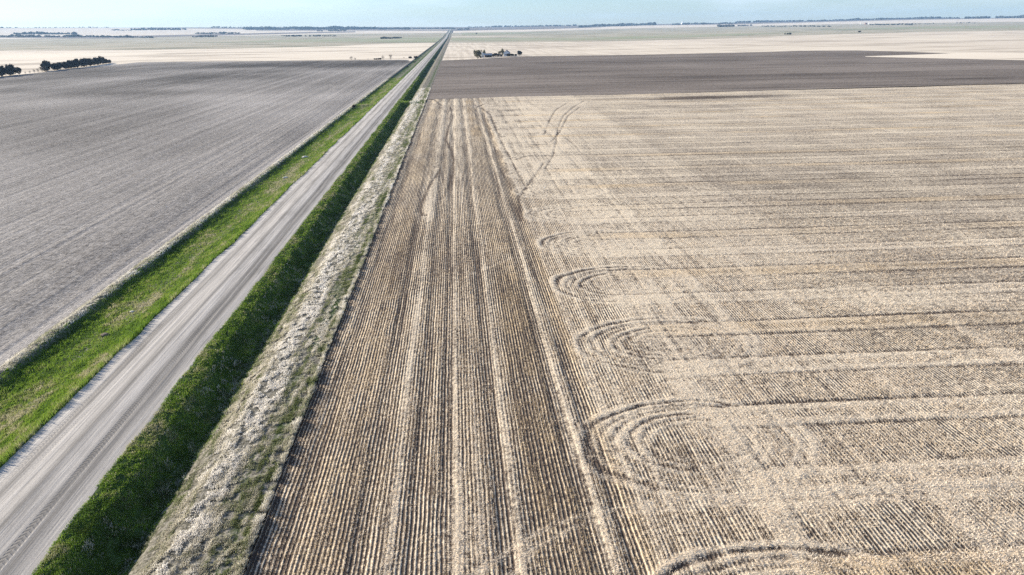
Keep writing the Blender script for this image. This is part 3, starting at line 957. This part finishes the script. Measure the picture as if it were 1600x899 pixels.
# ------------------------------------------------------------------ single trees
def tree_proto(h, wdt, nleaf, leafmat, seed, leaf=.45, trunk=.25, lobes=6):
    r = random.Random(seed)
    V, Fc = [], []

    def seg(a, b, ra, rb):
        ax = (b - a).normalized(); s = ax.orthogonal().normalized(); t = ax.cross(s)
        i0 = len(V)
        for p, q in ((a, ra), (b, rb)):
            for k in range(5):
                an = 2 * math.pi * k / 5
                V.append(tuple(p + (s * math.cos(an) + t * math.sin(an)) * q))
        for k in range(5):
            Fc.append((i0 + k, i0 + (k + 1) % 5, i0 + 5 + (k + 1) % 5, i0 + 5 + k))
    top = Vector((r.uniform(-.2, .2), r.uniform(-.2, .2), h * .55))
    seg(Vector((0, 0, -.1)), top, trunk, trunk * .5)
    cent = []
    for k in range(lobes):
        a = 2 * math.pi * k / lobes + r.random()
        e = Vector((math.cos(a) * wdt * .3 * r.uniform(.6, 1.2), math.sin(a) * wdt * .3 * r.uniform(.6, 1.2), h * r.uniform(.42, .85)))
        st = top * r.uniform(.4, 1)
        seg(st, e, trunk * .35, trunk * .12)
        cent.append(e)
    me_t = bpy.data.meshes.new('trunk'); me_t.from_pydata(V, [], Fc); me_t.materials.append(M['bark'])
    LV, LF = [], []
    for i in range(nleaf):
        c = r.choice(cent) if r.random() < .6 else Vector((0, 0, h * .52))
        d = Vector((r.gauss(0, 1), r.gauss(0, 1), r.gauss(0, 1))).normalized() * (r.random() ** .4)
        q_ = (.22, .2) if c.x else (.42, .44)
        p = c + Vector((d.x * wdt * q_[0], d.y * wdt * q_[0], d.z * h * q_[1]))
        n = Vector((r.gauss(0, 1), r.gauss(0, 1), r.gauss(0, 1))).normalized()
        s = n.orthogonal().normalized() * leaf * r.uniform(.5, 1.2); t = n.cross(s).normalized() * leaf * r.uniform(.4, 1.)
        i0 = len(LV)
        LV += [tuple(p - s - t), tuple(p + s - t * .6), tuple(p + s * .7 + t), tuple(p - s * .8 + t * .8)]
        LF.append((i0, i0 + 1, i0 + 2, i0 + 3))
    me_c = bpy.data.meshes.new('crown'); me_c.from_pydata(LV, [], LF); me_c.materials.append(leafmat)
    return me_t, me_c


def plant(px, py, scale, proto, name, label, cat, group=None, sz=1., world=None):
    if world: x, y = world
    else: x, y = [float(q) for q in unproject(px, py)]
    z = float(terrain(x, y))
    e = bpy.data.objects.new(name, None); col.objects.link(e)
    e.location = (x, y, z); e.rotation_euler.z = random.random() * 6.28
    e.scale = (scale, scale, scale * sz)
    tag(e, label, cat, group)
    for n_, m_ in zip(('trunk', 'crown'), proto):
        o = bpy.data.objects.new(n_, m_); col.objects.link(o); o.parent = e
    return e


P_dark = [tree_proto(6, 6, 650, M['twig_dark'], s, .4, .2) for s in (1, 2, 3)]
P_olive = [tree_proto(6, 5, 420, M['twig_olive'], s, .3, .2) for s in (4, 5)]
P_grey = [tree_proto(6, 5, 170, M['twig_grey'], s, .25, .22) for s in (6, 7)]
P_bush = [tree_proto(3, 5, 450, M['twig_dark'], s, .35, .12) for s in (8, 9)]

# shelterbelt on the left: two blocks along the west side of the grey field
def belt(px):
    py = np.interp(px, [-60, 0, 60, 130, 180], [127, 120.5, 113.5, 105.5, 98.4])
    return [float(q) for q in unproject(px, py)]


for i, px in enumerate(np.concatenate([np.arange(-50, 33, 2.4), np.arange(72, 179, 1.75)])):
    x, y = belt(px + random.uniform(-.8, .8))
    first = px < 40
    plant(0, 0, (1.0 if not first else 1.05) * random.uniform(.85, 1.25) * (.72 if px > 168 else 1), P_dark[i % 3], 'shelterbelt_tree',
          'dark bare tree packed in the short shelterbelt block at the left border' if first else
          'dark bare tree packed in the long shelterbelt along the grey field edge', 'tree',
          'trees of the left shelterbelt block' if first else 'trees of the long shelterbelt', random.uniform(.75, 1.3), (x - 3 + random.uniform(-3, 3), y))
for i, (px, lab) in enumerate(((40, 'pale low shrub beside the short shelterbelt block'), (47, 'second pale shrub from the short shelterbelt block'),
                               (54, 'pale shrub midway in the shelterbelt gap'), (60, 'pale bushy tree in the shelterbelt gap, left of the tallest'),
                               (66, 'tallest pale tree in the shelterbelt gap'), (71, 'pale tree touching the start of the long shelterbelt'))):
    py = np.interp(px, [0, 60, 130], [121, 113.5, 106])
    plant(px, py, (.35, .45, .55, .7, .9, .8)[i], P_grey[i % 2], 'shelterbelt_shrub', lab, 'shrub', 'pale shrubs in the shelterbelt gap')

# trees along the half-mile line, left of the road
plant(549, 94.2, .95, P_grey[0], 'field_edge_tree', 'leaning pale tree alone at the field edge, leftmost of the row', 'tree', 'trees on the field edge', .75)
plant(555, 94.3, .75, P_grey[1], 'field_edge_tree', 'small pale tree leaning against the leftmost one of the row', 'tree', 'trees on the field edge', .7)
plant(575, 94, .3, P_grey[1], 'field_edge_shrub', 'tiny pale shrub left of the black hedge clump', 'shrub')
for k, (px, s) in enumerate(((585.5, .62), (588.5, .66), (591.5, .68), (594.5, .8))):
    plant(px, 93.8, s, P_bush[k % 2], 'hedge_bush', 'black low bush joined into the short hedge clump at the field edge', 'bush', 'bushes of the short black hedge', 1.0)
plant(598.5, 93.4, .88, P_grey[1], 'field_edge_tree', 'grey bare tree standing right behind the black hedge clump', 'tree', 'trees on the field edge', .95)
plant(610.5, 93.3, 1.05, P_grey[0], 'field_edge_tree', 'tallest grey bare tree right of the black hedge clump', 'tree', 'trees on the field edge', .95)
plant(631, 92, .35, P_grey[0], 'field_edge_shrub', 'tiny grey shrub between the tall bare tree and round bushes', 'shrub')
plant(641, 92, .95, P_bush[0], 'round_bush', 'grey round bush, left one of the pair by the road', 'bush', 'round bushes by the road', 1.0)
plant(650, 92.3, 1.05, P_bush[1], 'round_bush', 'dark round bush, right one of the pair by the road', 'bush', 'round bushes by the road', 1.1)
# verge shrubs
plant(648.5, 98.3, .45, P_bush[0], 'verge_shrub', 'small dark shrub on the left verge below the round bushes', 'shrub')
plant(637, 105.6, .45, P_bush[1], 'verge_shrub', 'dark shrub on the left verge edge nearer than the round bushes', 'shrub')
plant(553, 168.5, .42, P_bush[0], 'verge_shrub', 'dark scrub clump at the grass approach on the left verge', 'shrub')
plant(744.5, 53.4, 2.2, P_bush[0], 'pasture_tree', 'small brown tree alone in the pasture right of the road', 'tree')
plant(1343, 51.2, 2.2, P_bush[1], 'pasture_tree', 'lone dark bush between the pale field and the farm', 'tree')

# farmyard
plant(746.5, 92, 1.75, tree_proto(6, 6.2, 900, M['twig_olive'], 21, .3, .25, 9), 'farmyard_tree', 'big round olive tree at the left end of the farmyard', 'tree', 'farmyard trees', .98)
plant(756.5, 89.3, 1.05, P_olive[0], 'farmyard_tree', 'pale tree rising behind the grain bin', 'tree', 'farmyard trees', 1.35)
plant(767, 89, 1.05, P_bush[0], 'farmyard_bush', 'dark round bush at the right end of the shed', 'bush', 'farmyard bushes', 1.35)
plant(774.5, 88.6, 1.1, P_bush[1], 'farmyard_bush', 'dark round bush between the shed and the olive trees', 'bush', 'farmyard bushes', 1.35)
plant(780.5, 88.2, .95, P_olive[1], 'farmyard_tree', 'slim olive tree left of the white house', 'tree', 'farmyard trees', 1.1)
plant(785.2, 88.0, 1.2, P_olive[0], 'farmyard_tree', 'tallest olive tree leaning over the white house', 'tree', 'farmyard trees', 1.25)
plant(796.5, 88.6, .95, P_bush[1], 'farmyard_bush', 'dark bush against the right side of the white house', 'bush', 'farmyard bushes', 1.4)
plant(802, 87.9, .7, P_bush[0], 'farmyard_bush', 'low dark bush right of the house, left of the last tree', 'bush', 'farmyard bushes', 1.2)
plant(812, 87.5, 1.25, P_dark[0], 'farmyard_tree', 'dark round tree at the right end of the farmyard', 'tree', 'farmyard trees', .85)


for px, py, sc_, lab in ((761, 90.6, .75, 'low dark bush in front of the left end of the shed'), (765, 90.2, .7, 'low dark bush in front of the right end of the shed'),
                         (771, 89.0, .95, 'dark bush filling the gap between the two round bushes'), (778, 88.9, .9, 'dark bush left of the slim olive tree'),
                         (783, 88.9, .8, 'dark low bush at the foot of the tallest olive tree'), (799.5, 88.2, .85, 'dark bush right behind the post by the house'),
                         (794.2, 88.9, 1.0, 'dark bush in front of the right half of the white house'), (806, 88.0, .7, 'dark bush between the posts and the last tree'), (751, 91.2, .7, 'dark low bush under the right side of the big olive tree')):
    plant(px, py, sc_, P_bush[int(px) % 2], 'farmyard_bush', lab, 'bush', 'farmyard bushes', 1.3)


def poly(name, V, Fc, mat, parent):
    me = bpy.data.meshes.new(name); me.from_pydata(V, [], Fc); me.materials.append(mat)
    return link(name, me, parent)


def box(name, x0, x1, y0, y1, z0, z1, mat, parent):
    V = [(x, y, z) for z in (z0, z1) for y in (y0, y1) for x in (x0, x1)]
    return poly(name, V, [(0, 2, 3, 1), (4, 5, 7, 6), (0, 1, 5, 4), (2, 6, 7, 3), (0, 4, 6, 2), (1, 3, 7, 5)], mat, parent)


def empty(name, px, py, rz, label, cat, group=None):
    x, y = [float(q) for q in unproject(px, py)]
    e = bpy.data.objects.new(name, None); col.objects.link(e)
    e.location = (x, y, float(terrain(x, y))); e.rotation_euler.z = rz
    return tag(e, label, cat, group)


def gable(name, L, W, h, rh, mat, roofmat, e, ov=.35):
    poly('wall', [(-L / 2, -W / 2, 0), (L / 2, -W / 2, 0), (L / 2, W / 2, 0), (-L / 2, W / 2, 0), (-L / 2, -W / 2, h), (L / 2, -W / 2, h), (L / 2, W / 2, h), (-L / 2, W / 2, h),
                  (-L / 2, 0, h + rh), (L / 2, 0, h + rh)],
         [(0, 1, 5, 4), (2, 3, 7, 6), (3, 0, 4, 8, 7), (1, 2, 6, 9, 5)], mat, e)
    a, b, th = L / 2 + ov, W / 2 + ov, .18
    zl = h - ov * rh / (W / 2)
    V = []
    for dz in (.02, th):
        V += [(-a, -b, zl + dz), (a, -b, zl + dz), (a, 0, h + rh + dz), (-a, 0, h + rh + dz), (-a, b, zl + dz), (a, b, zl + dz)]
    return poly('roof', V, [(6, 7, 8, 9), (9, 8, 11, 10), (0, 3, 2, 1), (3, 4, 5, 2), (0, 1, 7, 6), (4, 10, 11, 5), (0, 6, 9, 3), (3, 9, 10, 4), (1, 2, 8, 7), (2, 5, 11, 8)], roofmat, e)


h1 = empty('farmhouse', 792, 87.8, R(78), 'white farmhouse with a grey blue roof among the farmyard trees', 'house')
rf = gable('h', 7.5, 7, 4.2, 2.4, M['white_wall'], M['grey_roof'], h1)
box('chimney', .6, 1.2, -.3, .3, 6.0, 7.6, M['red'], rf)
for x0 in (-2.6, 1.4):
    wv = box('window', x0, x0 + 1.1, -3.56, -3.5, 1.2, 2.5, M['glass'], h1)
    wv = box('window', x0, x0 + 1.1, 3.5, 3.56, 1.2, 2.5, M['glass'], h1)
box('door', -.5, .45, -3.56, -3.5, .1, 2.1, M['wood'], h1)
for y0 in (-2., .9):
    box('window', -3.81, -3.75, y0, y0 + 1.1, 1.2, 2.5, M['glass'], h1)
sh = empty('machine_shed', 762.5, 89.6, R(4), 'long dark shed with a pale blue roof left of the bushes', 'shed')
gable('s', 9, 5, 2.6, 1.6, M['wood'], M['shed_roof'], sh)
for x0 in (-3.8, -.9, 2.0):
    box('door', x0, x0 + 2.2, -2.57, -2.5, .05, 2.3, M['glass'], sh)  # dark panels stand for the shade inside the open shed front


def grain_bin(px, py, rad, h, label, mat=M['steel']):
    e = empty('grain_bin', px, py, 0, label, 'grain bin')
    n = 16
    V = [(math.cos(2 * math.pi * k / n) * rad * (1 + .0 * j), math.sin(2 * math.pi * k / n) * rad, z) for j, z in enumerate((0, h)) for k in range(n)]
    poly('wall', V, [(k, (k + 1) % n, n + (k + 1) % n, n + k) for k in range(n)], mat, e)
    V = [(math.cos(2 * math.pi * k / n) * rad * 1.06, math.sin(2 * math.pi * k / n) * rad * 1.06, h - .05) for k in range(n)] + \
        [(math.cos(2 * math.pi * k / n) * rad * .15, math.sin(2 * math.pi * k / n) * rad * .15, h + rad * .55) for k in range(n)] + [(0, 0, h + rad * .65)]
    poly('roof', V, [(k, (k + 1) % n, n + (k + 1) % n, n + k) for k in range(n)] + [(n + k, n + (k + 1) % n, 2 * n) for k in range(n)], mat, e)
    box('door', -.4, .4, -rad - .06, -rad + .15, .3, 1.9, M['wood'], e)
    return e


grain_bin(754, 90.2, 1.9, 4.6, 'round grey steel grain bin right of the big olive tree')
for i, px in enumerate((800.2, 804.5, 807.5)):
    e = empty('yard_post', px, 87.3, 0, ('wooden post just right of the bush by the house', 'wooden post in the middle of the three yard posts', 'wooden post nearest the last farmyard tree')[i], 'post', 'yard posts')
    box('post', -.12, .12, -.12, .12, -.2, 2.6, M['wood'], e)

# far farmsteads and masts
el = empty('grain_elevator', 1066.5, 38.4, R(10), 'white grain elevator on the horizon right of centre', 'grain elevator')
box('wall', -14, 14, -8, 8, 0, 14, M['white_wall'], el)
box('tower', -7, 5, -5, 5, 14.1, 30, M['white_wall'], el)
gable('r', 13, 9, .2, 4, M['white_wall'], M['steel'], empty('elevator_shed', 1063, 38.7, R(10), 'small white shed standing left of the grain elevator', 'shed'))
fh = empty('distant_farmhouse', 1353, 38.6, R(80), 'dark distant farm building between two white silos', 'house')
rf = gable('f', 14, 12, 7, 5, M['red'], M['far_wood'], fh)
box('window', -3, -1, -6.1, -6.02, 2, 5, M['glass'], fh)
grain_bin(1344.5, 38.6, 2.4, 11, 'white silo left of the dark distant farm building', M['white_wall'])
grain_bin(1357.5, 38.6, 2.4, 15, 'taller white silo right of the dark distant farm building', M['white_wall'])
for px, py, hh, lab in ((977.5, 41.0, 40, 'thin mast above the blue horizon wood right of centre'), (1340, 31.5, 36, 'thin mast on the ridge behind the distant farm')):
    e = empty('radio_mast', px, py, 0, lab, 'mast')
    V = []
    for z, s in ((0, 1.4), (hh, .5)):
        V += [(-s, -s, z), (s, -s, z), (0, s, z)]
    poly('lattice', V, [(0, 1, 4, 3), (1, 2, 5, 4), (2, 0, 3, 5)], M['steel'], e)

# pale stones on the left ditch slope
for i, (px, py, s, lab) in enumerate(((476, 244, .55, 'pale stone on the left ditch slope, the farther one'), (446, 277, .4, 'small pale stone on the left ditch slope, second from far'),
                                      (206, 485, .2, 'small white stone in the grass left of the road, nearest one'), (163, 521, .32, 'dark stone in the grass at the left ditch'))):
    x, y = [float(q) for q in unproject(px, py)]
    r = random.Random(i)
    V, Fc = [], []
    for lv, (z, q) in enumerate(((-.2, .9), (.25, 1.), (.6, .6))):
        for k in range(7):
            a = 2 * math.pi * k / 7 + r.random() * .3
            V.append((math.cos(a) * q * s * r.uniform(.8, 1.2) * 1.5, math.sin(a) * q * s * r.uniform(.8, 1.2), z * s * r.uniform(.8, 1.2)))
    V.append((0, 0, .7 * s))
    for lv in range(2):
        for k in range(7):
            Fc.append((lv * 7 + k, lv * 7 + (k + 1) % 7, lv * 7 + 7 + (k + 1) % 7, lv * 7 + 7 + k))
    Fc += [(14 + k, 14 + (k + 1) % 7, 21) for k in range(7)]
    o = poly('stone', V, Fc, M['stone'] if i < 3 else M['bark'], None)
    o.location = (x, y, float(profile(np.array(x), np.array(y))) + .12)
    tag(o, lab, 'stone', 'stones on the left verge')

# ------------------------------------------------------------------ air
hv = bpy.data.materials.new('air_haze'); hv.use_nodes = True
n_ = hv.node_tree.nodes; n_.clear()
pv = n_.new('ShaderNodeVolumePrincipled'); ov = n_.new('ShaderNodeOutputMaterial')
pv.inputs['Color'].default_value = (.42, .68, 1.0, 1)
pv.inputs['Density'].default_value = 5.2e-5
pv.inputs['Anisotropy'].default_value = .1
hv.node_tree.links.new(pv.outputs[0], ov.inputs['Volume'])
zmin = float(GZ.min()) - 1.2
zmax = max(float(_ht.max()), CAM_H) + 75
hb = box('haze', -11800, 11800, -11800, 11800, zmin, zmax, hv, None)
hb['kind'] = 'stuff'; hb['label'] = 'thin blue haze over the far fields'; hb['category'] = 'haze'
C.cycles.use_denoising = False
C.cycles.use_adaptive_sampling = False
C.cycles.sample_clamp_direct = 6
C.cycles.sample_clamp_indirect = 3
C.cycles.volume_bounces = 0
C.cycles.max_bounces = 5
C.cycles.transparent_max_bounces = 4
